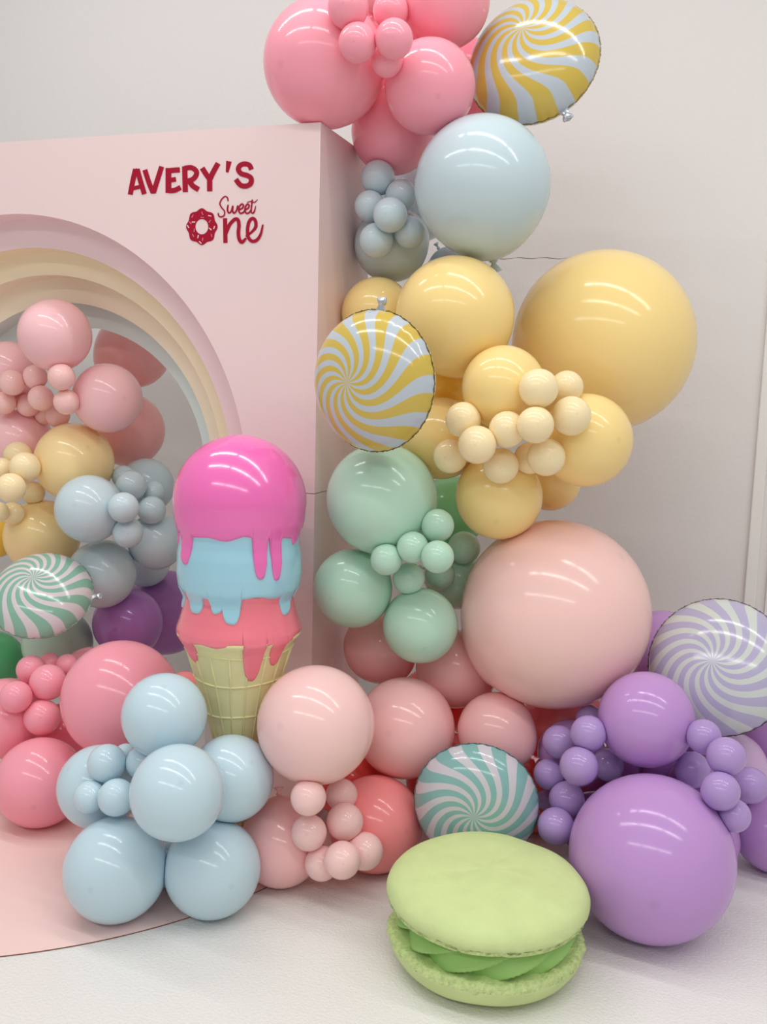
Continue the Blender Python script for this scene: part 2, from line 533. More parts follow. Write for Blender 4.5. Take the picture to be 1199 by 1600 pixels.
drip_layer('pink_scoop', M_scoop, zc+RS, True, yz(829), [(-57, 48, 9), (18, 60, 7), (34, 64, 6), (-88, 20, 7), (64, 14, 8), (105, 40, 6), (150, 30, 6), (-140, 40, 6)], 0.018, 0.3, ice)

# ------------------------------------------------------------------ macaron prop
M_mac = mat_plain('macaron_shell', (200, 216, 152), 0.75, 0.04, 14, 0.15, 60)
M_foot = mat_plain('macaron_foot', (198, 216, 148), 0.9, 0.16, 90, 0.6, 140)
M_fill = mat_plain('macaron_cream', (152, 196, 110), 0.5, 0.03, 8)
mp = onZ(757, 1498.5, 0)
mac = tag(empty('macaron_prop', (mp.x, mp.y, 0)), 'giant pale green macaron prop lying on the white floor', 'macaron')
MRd = 157.0*depth(Vector((mp.x, mp.y, 0.17)))/F
def shell(name, rings, mats, foot_rows, seed, tilt=None, zoff=0):
    seg = 200; v = []; fc = []; mi = []
    for i, (r, z) in enumerate(rings):
        for k in range(seg):
            t = 2*math.pi*k/seg
            nn = noise.noise(Vector((math.cos(t)*2.2+seed, math.sin(t)*2.2, z*6)))
            rr = r*(1+0.010*nn); zz = z+0.005*nn
            if i in foot_rows:
                n2 = noise.noise(Vector((math.cos(t)*9+seed, math.sin(t)*9, i*0.9)))
                n3 = noise.noise(Vector((math.cos(t)*26+seed, math.sin(t)*26, i*2.0)))
                rr += 0.008*n2+0.005*n3; zz += 0.007*n2+0.004*n3
            v.append((rr*math.cos(t), rr*math.sin(t), zz+zoff))
    for i in range(len(rings)-1):
        for k in range(seg):
            k2 = (k+1) % seg
            fc.append((i*seg+k, i*seg+k2, (i+1)*seg+k2, (i+1)*seg+k))
            mi.append(1 if (i in foot_rows and i+1 in foot_rows) else 0)
    fc += [tuple(range(seg))[::-1], tuple((len(rings)-1)*seg+k for k in range(seg))]; mi += [0, 0]
    o = mesh_obj(name, v, fc, mats, mac, midx=mi)
    return o
q = MRd/0.29
shell('bottom_shell', [(0.17*q, 0.0), (0.225*q, 0.012*q), (0.258*q, 0.034*q), (0.274*q, 0.058*q), (0.279*q, 0.074*q),
      (0.281*q, 0.082*q), (0.279*q, 0.091*q), (0.273*q, 0.099*q), (0.264*q, 0.103*q), (0.252*q, 0.100*q), (0.1*q, 0.098*q)], [M_mac, M_foot], (5, 6, 7, 8, 9), 1.0)
top = shell('top_shell', [(0.1*q, -0.004*q), (0.24*q, -0.006*q), (0.270*q, -0.004*q), (0.281*q, 0.002*q), (0.285*q, 0.008*q), (0.284*q, 0.014*q), (0.286*q, 0.018*q),
      (0.290*q, 0.023*q), (0.290*q, 0.034*q), (0.285*q, 0.050*q), (0.272*q, 0.066*q), (0.248*q, 0.079*q), (0.21*q, 0.088*q), (0.15*q, 0.094*q), (0.07*q, 0.097*q), (0.01*q, 0.098*q)], [M_mac, M_foot], (2, 3, 4, 5, 6), 5.0)
top.location = (0, 0, 0.187*q)
top.rotation_euler = (math.radians(0), math.radians(0.4), math.radians(0))
seg = 240; v = []; fc = []; rowsF = 14
for i in range(rowsF+1):
    t = i/rowsF
    z = (0.094+0.094*t)*q
    base = 0.230+0.020*math.sin(math.pi*t)
    for k in range(seg):
        a = 2*math.pi*k/seg
        u = (a*11/(2*math.pi)-t*1.5) % 1.0
        hh = (u/0.78)**1.3 if u < 0.78 else 0.5+0.5*math.cos((u-0.78)/0.22*math.pi)
        rr = (base+0.032*hh-0.016)*q
        v.append((rr*math.cos(a), rr*math.sin(a), z))
for i in range(rowsF):
    for k in range(seg):
        k2 = (k+1) % seg
        fc.append((i*seg+k, i*seg+k2, (i+1)*seg+k2, (i+1)*seg+k))
fc += [tuple(range(seg))[::-1], tuple(rowsF*seg+k for k in range(seg))]
fil = mesh_obj('cream_filling', v, fc, M_fill, mac)
fil['label'] = 'swirled brighter green cream filling'

# ------------------------------------------------------------------ balloons
LATEX = {k: mat_latex(k, c) for k, c in {  # deepest pink, yellow, mint, coral and purple: gap shade put into the colour
 'pink': (246, 172, 186), 'pink_shaded': (244, 140, 158), 'pink_light': (253, 206, 210), 'pink_pale': (255, 210, 206), 'rose': (255, 190, 188),
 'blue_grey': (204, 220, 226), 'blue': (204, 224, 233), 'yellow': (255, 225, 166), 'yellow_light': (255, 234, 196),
 'yellow_shaded': (255, 212, 120), 'yellow_warm': (255, 227, 178), 'mint': (194, 226, 208), 'mint_shaded': (150, 210, 160), 'sage': (184, 210, 194), 'green': (104, 178, 128),
 'peach': (250, 212, 207), 'blush': (250, 200, 200), 'blush_light': (252, 213, 211), 'coral': (244, 156, 158), 'coral_shaded': (246, 118, 112),
 'purple': (196, 158, 212), 'purple_blue': (182, 158, 208), 'purple_shaded': (156, 108, 176), 'lilac': (214, 186, 218), 'violet': (172, 124, 184)}.items()}
def balloon_mesh(name, seg, rows):
    v = []; fc = []
    prof_ = []
    for i in range(1, rows):
        ph = math.pi*i/rows
        s, c = math.sin(ph), math.cos(ph)
        if c >= 0: prof_.append((s, c))
        else:
            k = -c
            prof_.append((max(s*(1-0.05*k**2), 0.045), -k*(1+0.10*k**3)))
    v.append((0, 0, 1.0))
    for (r, z) in prof_:
        for k in range(seg):
            a = 2*math.pi*k/seg
            v.append((r*math.cos(a), r*math.sin(a), z))
    v.append((0, 0, prof_[-1][1]-0.01))
    n = len(prof_)
    for k in range(seg): fc.append((0, 1+k, 1+(k+1) % seg))
    for i in range(n-1):
        for k in range(seg):
            k2 = (k+1) % seg
            fc.append((1+i*seg+k, 1+(i+1)*seg+k, 1+(i+1)*seg+k2, 1+i*seg+k2))
    for k in range(seg): fc.append((len(v)-1, 1+(n-1)*seg+(k+1) % seg, 1+(n-1)*seg+k))
    me = bpy.data.meshes.new(name); me.from_pydata(v, [], fc)
    me.polygons.foreach_set('use_smooth', [True]*len(me.polygons))
    me.materials.append(None)
    return me
ME_BIG = balloon_mesh('balloon', 56, 36)
ME_SMALL = balloon_mesh('balloon', 40, 26)
def knot_mesh():
    v = []; fc = []; seg = 12
    pr = [(0.05, -1.07), (0.035, -1.10), (0.065, -1.12), (0.075, -1.14), (0.05, -1.165), (0.035, -1.18), (0.07, -1.23), (0.12, -1.29), (0.11, -1.295), (0.03, -1.20)]
    for (r, z) in pr:
        for k in range(seg):
            a = 2*math.pi*k/seg
            v.append((r*math.cos(a), r*0.7*math.sin(a), z))
    for i in range(len(pr)-1):
        for k in range(seg):
            k2 = (k+1) % seg
            fc.append((i*seg+k, (i+1)*seg+k, (i+1)*seg+k2, i*seg+k2))
    me = bpy.data.meshes.new('knot'); me.from_pydata(v, [], fc)
    me.polygons.foreach_set('use_smooth', [True]*len(me.polygons))
    me.materials.append(None)
    return me
ME_KNOT = knot_mesh()
def set_mat(o, mt):
    o.material_slots[0].link = 'OBJECT'; o.material_slots[0].material = mt
BALL = []
def plan_balloon(cl, colr, px, py, r, Y, label, group, small):
    P = onY(px, py, Y); R = r*depth(P)/F
    core = onY(*CORE_OF.get((px, py), CLUSTER[cl]))
    ax = (P-core)
    if ax.length < 0.05: ax = CAM-P
    if small: ax = ax.normalized()+(CAM-P).normalized()*0.6
    ax.normalize()
    BALL.append((P, R, ax.to_track_quat('Z', 'Y'), colr, label, group, small))
def build_balloons():
    """each balloon is a slightly pear-shaped body, flattened where it presses on its neighbours"""
    base = {}
    for me in (ME_BIG, ME_SMALL):
        base[me.name] = ([v.co.copy() for v in me.vertices], [tuple(p.vertices) for p in me.polygons])
    for i, (P, R, Q, colr, label, group, small) in enumerate(BALL):
        co, fcs = base[(ME_SMALL if small else ME_BIG).name]
        planes = []
        for j, (P2, R2, *_x) in enumerate(BALL):
            if j == i: continue
            d = (P2-P).length
            if d < 1.2*(R+R2):
                planes.append(((P2-P)/d, (d*d+R*R-R2*R2)/(2*d)-0.0004))
        if P.z-R < 0.02: planes.append((Vector((0, 0, -1)), P.z-0.0045))
        if P.x > 0 and P.x-1.12*R < 0 and -0.05 < P.y < 0.5 and P.z < 2.44: planes.append((Vector((-1, 0, 0)), P.x-0.001))
        if P.z > 2.44 and P.z-1.12*R < 2.44 and P.x < 0.05: planes.append((Vector((0, 0, -1)), P.z-2.441))
        if P.y+1.12*R > WALL_Y: planes.append((Vector((0, 1, 0)), WALL_Y-0.001-P.y))
        vs = []
        inv = Q.inverted()
        for c in co:
            w = Q @ c * R
            for _k in range(2):
                for nv, lim in planes:
                    e = w.dot(nv)-lim
                    if e > 0: w = w-nv*e
            vs.append(tuple((inv @ w)/R))
        me = bpy.data.meshes.new('balloon'); me.from_pydata(vs, [], fcs)
        me.polygons.foreach_set('use_smooth', [True]*len(me.polygons))
        me.materials.append(LATEX[colr])
        o = bpy.data.objects.new('balloon', me); COL.objects.link(o)
        o.location = P; o.scale = (R, R, R)
        o.rotation_mode = 'QUATERNION'; o.rotation_quaternion = Q
        tag(o, label, 'balloon', group)
        kp = P+Q @ Vector((0, 0, -1.2*R))
        free = all((kp-P2).length > R2+0.16*R for j, (P2, R2, *_x) in enumerate(BALL) if j != i)
        if free and kp.z > 0.12*R and kp.y < WALL_Y-0.16*R and not (-2.6 < kp.x < 0.1 and -0.1 < kp.y < 0.6 and kp.z < 2.5):
            k = bpy.data.objects.new('knot', ME_KNOT); COL.objects.link(k); k.parent = o
            set_mat(k, LATEX[colr])
CORE_OF = {(754, 291): (776, 440, 0.30), (440, 1318): (436, 1238, -0.33), (711, 1045): (778, 1090, 0.24), (776, 1143): (842, 1190, 0.02)}
CLUSTER = {
    'pink_top': (640, 100, 0.45),
    'blue_top': (665, 350, 0.45),
    'yellow': (790, 690, 0.4),
    'green': (640, 880, 0.35),
    'peach': (680, 1120, 0.35),
    'peach_floor': (520, 1270, -0.05),
    'purple': (1010, 1210, 0.3),
    'blue_floor': (262, 1290, -0.35),
    'pink_floor': (90, 1120, 0.1),
    'arch_pink': (90, 620, 0.5),
    'arch_yellow': (60, 780, 0.5),
    'arch_blue': (200, 810, 0.5),
    'arch_purple': (225, 960, 0.6),
    'arch_green': (40, 1010, 0.5),
}
# cluster, latex, pixel x, pixel y, pixel radius, depth plane (m), label
BIG = [
    ('pink_top', 'pink', 508, 100, 96, 0.06, 'large pink balloon resting on the top corner of the pink box'),
    ('pink_top', 'pink', 695, 2, 71, 0.25, 'pink balloon touching the upper yellow striped foil balloon, above the others'),
    ('pink_top', 'pink', 672, 136, 71, 0.12, 'pink balloon wedged above the large pale blue one, beside the foil disc'),
    ('pink_top', 'pink', 615, 205, 66, 0.33, 'pink balloon just above the small pale blue cluster, against the box side'),
    ('pink_top', 'pink_shaded', 735, 125, 60, 0.74, 'half hidden pink balloon behind the upper yellow striped foil balloon'),
    ('pink_top', 'pink_shaded', 605, 55, 62, 0.58, 'shade-tinted pink balloon glimpsed between the small pink balloons and the wall'),
    ('pink_top', 'pink_shaded', 600, 135, 42, 0.45, 'shade-tinted pink balloon glimpsed in the gap over the box side'),
    ('blue_top', 'blue_grey', 754, 291, 106, 0.15, 'large pale blue balloon under the upper yellow foil, tail end showing'),
    ('blue_top', 'blue_grey', 612, 382, 58, 0.36, 'pale blue balloon against the box side under the small blue cluster'),
    ('blue_top', 'blue_grey', 715, 443, 54, 0.5, 'pale blue balloon peeking over the cream balloon under the large blue one'),
    ('blue_top', 'blue_grey', 652, 318, 60, 0.66, 'pale blue balloon in shade behind the small blue cluster'),
    ('yellow', 'yellow', 711, 495, 93, 0.1, 'large cream yellow balloon to which the lower yellow foil leans'),
    ('yellow', 'yellow', 590, 490, 56, 0.25, 'cream yellow balloon tucked between pink box side and yellow foil'),
    ('yellow', 'yellow', 942, 535, 141, 0.58, 'giant pale yellow balloon, the largest yellow one, against the white wall'),
    ('yellow', 'yellow', 787, 605, 65, 0.0, 'cream yellow balloon just above the cluster of small yellow balloons'),
    ('yellow', 'yellow', 915, 688, 73, 0.12, 'cream yellow balloon directly under the giant one, small cream ones stuck on it'),
    ('yellow', 'yellow', 780, 775, 68, 0.1, 'cream yellow balloon hanging directly above the giant peach balloon'),
    ('yellow', 'yellow', 860, 750, 48, 0.38, 'half hidden cream yellow balloon behind the one above the giant peach'),
    ('yellow', 'yellow', 690, 685, 64, 0.16, 'cream yellow balloon between the lower yellow foil and small yellow cluster'),
    ('yellow', 'yellow_shaded', 745, 610, 62, 0.52, 'shade-tinted yellow balloon behind the small yellow cluster'),
    ('yellow', 'yellow_shaded', 690, 598, 44, 0.29, 'shade-tinted yellow balloon between yellow foil and cream balloons'),
    ('green', 'mint', 597, 780, 87, -0.03, 'large mint green balloon directly below the lower yellow foil balloon'),
    ('green', 'mint', 552, 919, 62, -0.02, 'mint green balloon touching the box corner beside the ice cream prop'),
    ('green', 'mint', 657, 977, 59, 0.02, 'mint green balloon at the bottom of the mint cluster, above blush balloons'),
    ('green', 'mint_shaded', 705, 800, 56, 0.5, 'shade-tinted green balloon between mint and yellow clusters'),
    ('green', 'mint', 712, 905, 47, 0.36, 'mint balloon in shade behind the small mint cluster and giant peach'),
    ('peach', 'peach', 867, 959, 147, 0.2, 'giant peach balloon, the largest balloon of the whole garland'),
    ('peach', 'blush', 595, 1010, 58, 0.25, 'blush balloon behind and between the two lower mint balloons'),
    ('peach', 'blush', 711, 1045, 61, 0.26, 'blush balloon between the lowest mint balloon and the giant peach one'),
    ('peach', 'blush_light', 494, 1132, 92, -0.38, 'large light blush balloon beside the ice cream cone, over small ones'),
    ('peach', 'blush', 633, 1137, 78, 0.0, 'blush balloon between the large light blush one and the teal foil'),
    ('peach', 'blush', 776, 1143, 61, 0.07, 'blush balloon right above the teal striped foil balloon'),
    ('peach', 'coral', 885, 1125, 62, 0.38, 'coral balloon under the giant peach one, behind small purple balloons'),
    ('peach_floor', 'coral', 587, 1287, 74, -0.17, 'coral balloon on the floor beside the teal striped foil balloon'),
    ('peach_floor', 'blush', 440, 1318, 66, -0.37, 'blush balloon on the floor between blue cluster and small blush cluster'),
    ('peach', 'coral_shaded', 700, 1215, 66, 0.27, 'shade-tinted coral balloon behind the teal striped foil balloon'),
    ('peach', 'coral_shaded', 835, 1240, 58, 0.3, 'shade-tinted coral balloon between teal foil and purple clusters'),
    ('peach', 'coral_shaded', 668, 1085, 40, 0.45, 'shade-tinted coral balloon glimpsed between the blush balloons'),
    ('peach', 'coral_shaded', 545, 1215, 60, 0.04, 'shade-tinted coral balloon behind the small blush cluster'),
    ('peach', 'coral_shaded', 735, 1108, 42, 0.56, 'shade-tinted coral balloon in the gap above the one over the teal foil'),
    ('peach', 'coral_shaded', 832, 1185, 50, 0.54, 'shade-tinted coral balloon in the gap between teal foil and small purple ones'),
    ('purple', 'purple', 1018, 1339, 127, -0.23, 'giant purple balloon on the floor beside the macaron'),
    ('purple', 'purple', 1010, 1124, 74, -0.02, 'purple balloon sitting on top of the giant purple one'),
    ('purple', 'lilac', 1141, 1200, 57, 0.28, 'lilac balloon behind the small purple balloons under the lilac foil'),
    ('purple', 'purple', 1210, 1300, 62, 0.31, 'purple balloon on the floor behind the small purple balloons'),
    ('purple', 'purple', 1218, 1140, 55, 0.5, 'purple balloon half hidden behind the lower edge of the lilac foil'),
    ('purple', 'purple', 1036, 1014, 60, 0.62, 'purple balloon glimpsed between the giant peach and the lilac foil'),
    ('purple', 'purple', 1097, 1312, 57, 0.18, 'purple balloon half hidden behind the giant purple one, wall side'),
    ('purple', 'purple', 893, 1178, 53, 0.13, 'purple balloon behind the small purple balloons beside the teal foil'),
    ('purple', 'purple_shaded', 1000, 1200, 60, 0.4, 'shade-tinted purple balloon in the shaded gap above the giant purple one'),
    ('purple', 'purple_shaded', 930, 1290, 52, 0.17, 'shade-tinted purple balloon behind the giant purple one, macaron side'),
    ('purple', 'purple_shaded', 948, 1240, 46, 0.5, 'shade-tinted purple balloon behind small ones beside the giant purple'),
    ('purple', 'purple_shaded', 1072, 1160, 42, 0.56, 'shade-tinted purple balloon glimpsed just under the rim of the lilac foil'),
    ('purple', 'purple_shaded', 1085, 1230, 44, 0.11, 'shade-tinted purple balloon under the lilac foil cluster'),
    ('purple', 'purple_shaded', 1048, 1208, 42, 0.24, 'shade-tinted purple balloon glimpsed under the purple one atop the giant'),
    ('blue_floor', 'blue', 181, 1358, 80, -0.72, 'light blue balloon standing on the pink mat, the fuller of the two'),
    ('blue_floor', 'blue', 332, 1357, 75, -0.6, 'light blue balloon on the floor touching the edge of the pink mat'),
    ('blue_floor', 'blue', 257, 1118, 66, -0.58, 'topmost light blue balloon of the floor cluster, beside the cone'),
    ('blue_floor', 'blue', 361, 1216, 67, -0.5, 'light blue balloon in front of the tip of the ice cream cone'),
    ('blue_floor', 'blue', 155, 1229, 64, -0.55, 'light blue balloon behind four small light blue balloons'),
    ('blue_floor', 'blue', 278, 1238, 74, -0.75, 'round light blue balloon at the middle front of the floor cluster'),
    ('blue_floor', 'blue', 262, 1345, 40, -0.51, 'light blue balloon glimpsed behind the two standing on the floor'),
    ('pink_floor', 'pink', 189, 1092, 91, -0.2, 'large pink balloon in the arch mouth behind the light blue cluster'),
    ('pink_floor', 'pink', 63, 1222, 69, -0.31, 'pink balloon low on the pink mat beside the light blue cluster'),
    ('pink_floor', 'pink', 10, 1122, 62, -0.18, 'pink balloon behind the small pink balloons in the arch mouth'),
    ('pink_floor', 'pink', 140, 1055, 44, 0.12, 'pink balloon peeking over the large pink one near the green foil'),
    ('pink_floor', 'coral', 287, 1085, 36, 0.06, 'coral balloon peeking out between large pink balloon and cone'),
    ('pink_floor', 'pink_shaded', 92, 1152, 48, 0.06, 'shade-tinted pink balloon in the gap below the small pink cluster on the mat'),
    ('arch_pink', 'pink_light', 86, 524, 56, 0.14, 'topmost rosy pink balloon under the crown of the arch'),
    ('arch_pink', 'pink_light', 168, 622, 54, 0.28, 'round rosy pink balloon in the arch between small cluster and rose balloons'),
    ('arch_pink', 'rose', 208, 548, 58, 0.72, 'rose balloon partly cut off by the mint arch edge'),
    ('arch_pink', 'rose', 200, 672, 57, 0.68, 'rose balloon behind the rosy one, above the grey blue cluster'),
    ('arch_pink', 'pink_light', 15, 580, 47, 0.31, 'rosy pink balloon half hidden behind the topmost one in the arch'),
    ('arch_pink', 'pink_light', 30, 689, 50, 0.34, 'rosy pink balloon between small pink and small yellow clusters in the arch'),
    ('arch_yellow', 'yellow_warm', 116, 722, 61, 0.28, 'warm yellow balloon in the arch under the rosy pink ones'),
    ('arch_yellow', 'yellow_warm', 66, 838, 58, 0.3, 'warm yellow balloon in the arch just above the green foil'),
    ('arch_yellow', 'yellow_shaded', -8, 838, 34, 0.41, 'shade-tinted yellow balloon at the rear of the arch cluster'),
    ('arch_blue', 'blue_grey', 140, 795, 53, 0.13, 'grey blue balloon in the arch touching both yellow ones'),
    ('arch_blue', 'blue_grey', 229, 759, 43, 0.52, 'grey blue balloon behind the top of the small grey blue cluster'),
    ('arch_blue', 'blue_grey', 244, 846, 44, 0.42, 'grey blue balloon in the arch beside the ice cream scoops'),
    ('arch_blue', 'blue_grey', 159, 897, 53, 0.26, 'grey blue balloon touching the rim of the green foil balloon'),
    ('arch_blue', 'blue_grey', 228, 880, 37, 0.66, 'grey blue balloon glimpsed above the purple pair in the arch'),
    ('arch_purple', 'violet', 200, 973, 54, 0.4, 'violet balloon in the arch above the large pink one'),
    ('arch_purple', 'violet', 258, 957, 66, 0.8, 'violet balloon half hidden behind the ice cream cone in the arch'),
    ('arch_green', 'sage', 90, 1005, 54, 0.3, 'sage balloon directly under the green striped foil balloon'),
    ('arch_green', 'green', -10, 1032, 46, 0.3, 'darker green balloon under the green striped foil beside the sage one'),
]
SMALL = [
    ('pink_top', 'pink', 'small pink balloons in the cluster high above the box corner', [
        (587, -2, 20, 0.41, 'small pink balloon peeping out highest behind its small pink neighbours'),
        (605, 95, 25, -0.03, 'small pink balloon tucked lowest under the small pink ones above the box'),
        (544, 12, 32, -0.12, 'higher of two small pink balloons stuck to the large pink one'),
        (611, 17, 28, 0.135, 'small pink balloon lying against the topmost pink balloon'),
        (559, 67, 30, -0.125, 'lower of two small pink balloons stuck to the large pink one'),
        (616, 61, 30, -0.11, 'foremost small pink balloon just above the wedged pink balloon'),
    ]),
    ('blue_top', 'blue_grey', 'small pale blue balloons in the cluster against the box side', [
        (591, 278, 27, 0.245, 'topmost small pale blue balloon, touching the pink balloon above it'),
        (627, 306, 25, 0.245, 'small pale blue balloon touching the upper flank of the large pale blue one'),
        (578, 322, 24, 0.215, 'small pale blue balloon nearest the side of the pink box'),
        (588, 376, 27, 0.18, 'lowest small pale blue balloon, resting on a bigger blue one'),
        (640, 363, 25, 0.22, 'small pale blue balloon touching the lower flank of the large blue one'),
        (610, 336, 27, 0.135, 'small pale blue balloon at the centre of its six neighbours'),
    ]),
    ('yellow', 'yellow_light', 'small cream balloons in the cluster beneath the giant yellow one', [
        (828, 716, 25, 0.035, 'small cream balloon mostly hidden behind two small cream ones'),
        (886, 605, 26, 0.055, 'highest small cream balloon touching the giant yellow one'),
        (704, 713, 27, -0.005, 'small cream balloon at the end of its cluster towards the mint balloons'),
        (783, 728, 28, -0.05, 'lowest small cream balloon, resting on the balloon above the giant peach'),
        (854, 714, 30, -0.045, 'small cream balloon low against the balloon beneath the giant yellow'),
        (842, 607, 31, -0.125, 'small cream balloon stuck high on the bigger cream one, second highest'),
        (793, 671, 29, -0.115, 'small cream balloon in the middle of its cluster beside the shaded gap'),
        (724, 656, 28, -0.095, 'small cream balloon nearest the lower yellow foil, upper of its pair'),
        (746, 695, 30, -0.165, 'foremost small cream balloon, below the one nearest the yellow foil'),
        (893, 650, 31, -0.06, 'small cream balloon on the bigger one beneath the giant yellow'),
        (837, 664, 29, -0.16, 'small cream balloon at the front centre of the yellow cluster'),
    ]),
    ('green', 'mint', 'small mint balloons in the cluster beside the giant peach balloon', [
        (687, 898, 24, 0.21, 'small mint balloon half hidden behind the front one in its cluster'),
        (725, 856, 26, 0.285, 'small mint balloon touching the giant peach balloon'),
        (604, 874, 25, -0.15, 'small mint balloon nearest the box corner in the mint cluster'),
        (645, 855, 25, -0.135, 'small mint balloon stuck under the large mint balloon, mid cluster'),
        (684, 821, 26, -0.08, 'topmost small mint balloon, just below the cream yellow one'),
        (639, 904, 25, -0.005, 'lowest small mint balloon, above the lowest big mint balloon'),
        (684, 870, 26, -0.16, 'foremost small mint balloon at the centre of its cluster'),
    ]),
    ('peach_floor', 'blush_light', 'small blush balloons in the cluster above the floor by the macaron', [
        (534, 1242, 25, -0.285, 'small blush balloon half hidden behind another against the coral balloon, higher one'),
        (570, 1330, 29, -0.37, 'small blush balloon low on the flank of the coral floor balloon'),
        (503, 1349, 27, -0.435, 'small blush balloon half hidden behind the lowest one, near the floor'),
        (482, 1246, 28, -0.505, 'highest small blush balloon under the large light blush one'),
        (483, 1301, 28, -0.45, 'small blush balloon on the flank of the blush floor balloon'),
        (539, 1284, 29, -0.365, 'small blush balloon in the middle of its cluster, facing out'),
        (535, 1344, 29, -0.475, 'lowest and foremost small blush balloon near the floor'),
    ]),
    ('purple', 'purple_blue', 'small purple balloons in the cluster between teal foil and giant purple', [
        (922, 1124, 22, 0.105, 'small purple balloon half hidden behind the one atop the giant purple'),
        (853, 1250, 16, 0.16, 'tiny purple balloon glimpsed behind the small ones beside the teal foil'),
        (950, 1195, 25, 0.04, 'small purple balloon in the gap between the two big purple ones'),
        (874, 1159, 26, -0.0, 'higher outer small purple balloon facing the blush balloons'),
        (858, 1210, 24, -0.015, 'middle outer small purple balloon above the teal foil edge'),
        (920, 1146, 28, -0.105, 'small purple balloon touching the purple one atop the giant'),
        (886, 1249, 28, -0.065, 'small purple balloon resting on the giant purple one, teal foil side'),
        (869, 1291, 29, -0.155, 'lowest small purple balloon, between teal foil and macaron'),
        (905, 1197, 30, -0.16, 'foremost small purple balloon in the cluster beside the teal foil'),
    ]),
    ('purple', 'purple_blue', 'small purple balloons in the cluster below the lilac foil', [
        (1147, 1274, 26, -0.2, 'lowest small purple balloon under the lilac foil, on the giant one'),
        (1173, 1227, 28, 0.12, 'small purple balloon stuck on the lilac balloon by the wall'),
        (1100, 1151, 27, -0.095, 'highest small purple balloon, touching the lower edge of the lilac foil'),
        (1135, 1182, 30, -0.17, 'second highest small purple balloon, just below the lilac foil'),
        (1082, 1203, 28, 0.01, 'small purple balloon in the gap above the giant one, lilac foil side'),
        (1126, 1236, 30, -0.23, 'foremost small purple balloon beneath the lilac foil'),
    ]),
    ('blue_floor', 'blue', 'small light blue balloons in the floor cluster on the pink mat', [
        (196, 1180, 18, -0.55, 'tiny light blue balloon glimpsed behind two small light blue ones'),
        (224, 1192, 27, -0.595, 'small light blue balloon tucked behind the middle front blue one, higher'),
        (140, 1245, 25, -0.7, 'small light blue balloon on the outer flank towards the pink balloon'),
        (167, 1193, 30, -0.64, 'highest small light blue balloon, facing out from its cluster'),
        (182, 1246, 29, -0.705, 'small light blue balloon tucked behind the middle front blue one, lower'),
    ]),
    ('pink_floor', 'pink', 'small pink balloons in the cluster beside the large pink one on the mat', [
        (105, 1040, 18, -0.05, 'small pink balloon half hidden behind the large pink one near the mat'),
        (77, 1038, 18, -0.05, 'small pink balloon peeping up under the sage balloon'),
        (48, 1046, 22, -0.14, 'small pink balloon behind the front one, under the green foil'),
        (25, 1089, 25, -0.27, 'small pink balloon at the outer end of its cluster on the mat side'),
        (66, 1121, 28, -0.22, 'lowest small pink balloon, above the pink floor balloon'),
        (75, 1066, 28, -0.175, 'foremost small pink balloon touching the large pink one'),
    ]),
    ('arch_pink', 'pink_pale', 'small rosy balloons in the cluster near the crown of the arch', [
        (70, 648, 16, 0.355, 'tiny rosy balloon glimpsed behind the front small rosy ones in the arch'),
        (90, 649, 19, 0.33, 'lowest small rosy balloon, half hidden, above the warm yellow one'),
        (7, 629, 18, 0.22, 'small rosy balloon low at the far end of its arch cluster'),
        (44, 633, 18, 0.29, 'small rosy balloon half hidden beside the central one in the arch'),
        (19, 598, 20, 0.19, 'small rosy balloon high at the far end of its arch cluster'),
        (55, 589, 19, 0.235, 'small rosy balloon under the topmost one, further from the round one'),
        (96, 589, 21, 0.09, 'small rosy balloon under the topmost one, nearer the round rosy one'),
        (64, 622, 20, 0.22, 'central foremost small rosy balloon in the arch'),
        (104, 628, 20, 0.125, 'small rosy balloon touching the round rosy one in the arch'),
    ]),
    ('arch_yellow', 'yellow_light', 'small cream balloons in the cluster inside the arch', [
        (28, 712, 22, 0.2, 'highest small cream balloon in the arch, half hidden'),
        (52, 770, 18, 0.265, 'small cream balloon between the two warm yellow ones in the arch'),
        (3, 733, 18, 0.12, 'small cream balloon high at the outer end of the arch cluster'),
        (20, 802, 18, 0.15, 'lowest small cream balloon in the arch, on the warm yellow one'),
        (-2, 800, 16, 0.07, 'small cream balloon low at the outer end of the arch cluster'),
        (39, 730, 24, 0.095, 'small cream balloon touching the upper warm yellow one in the arch'),
        (17, 762, 23, 0.015, 'foremost small cream balloon in the middle of the arch cluster'),
    ]),
    ('arch_blue', 'blue_grey', 'small grey blue balloons in the cluster inside the arch', [
        (193, 745, 18, 0.375, 'small grey blue balloon half hidden at the top of the arch cluster'),
        (240, 769, 18, 0.405, 'small grey blue balloon half hidden on the ice cream side'),
        (205, 759, 24, 0.31, 'highest full small grey blue balloon in the arch cluster'),
        (237, 797, 22, 0.34, 'small grey blue balloon facing the ice cream scoops'),
        (200, 832, 24, 0.155, 'lowest small grey blue balloon in the arch cluster'),
        (193, 793, 24, 0.095, 'foremost small grey blue balloon touching the large grey blue one'),
    ]),
]
for (cl, colr, px, py, r, Y, label) in BIG:
    plan_balloon(cl, colr, px, py, r, Y, label, 'single balloons of the garland', False)
for (cl, colr, group, spots) in SMALL:
    for (px, py, r, Y, label) in spots:
        plan_balloon(cl, colr, px, py, r, Y, label, group, True)
build_balloons()

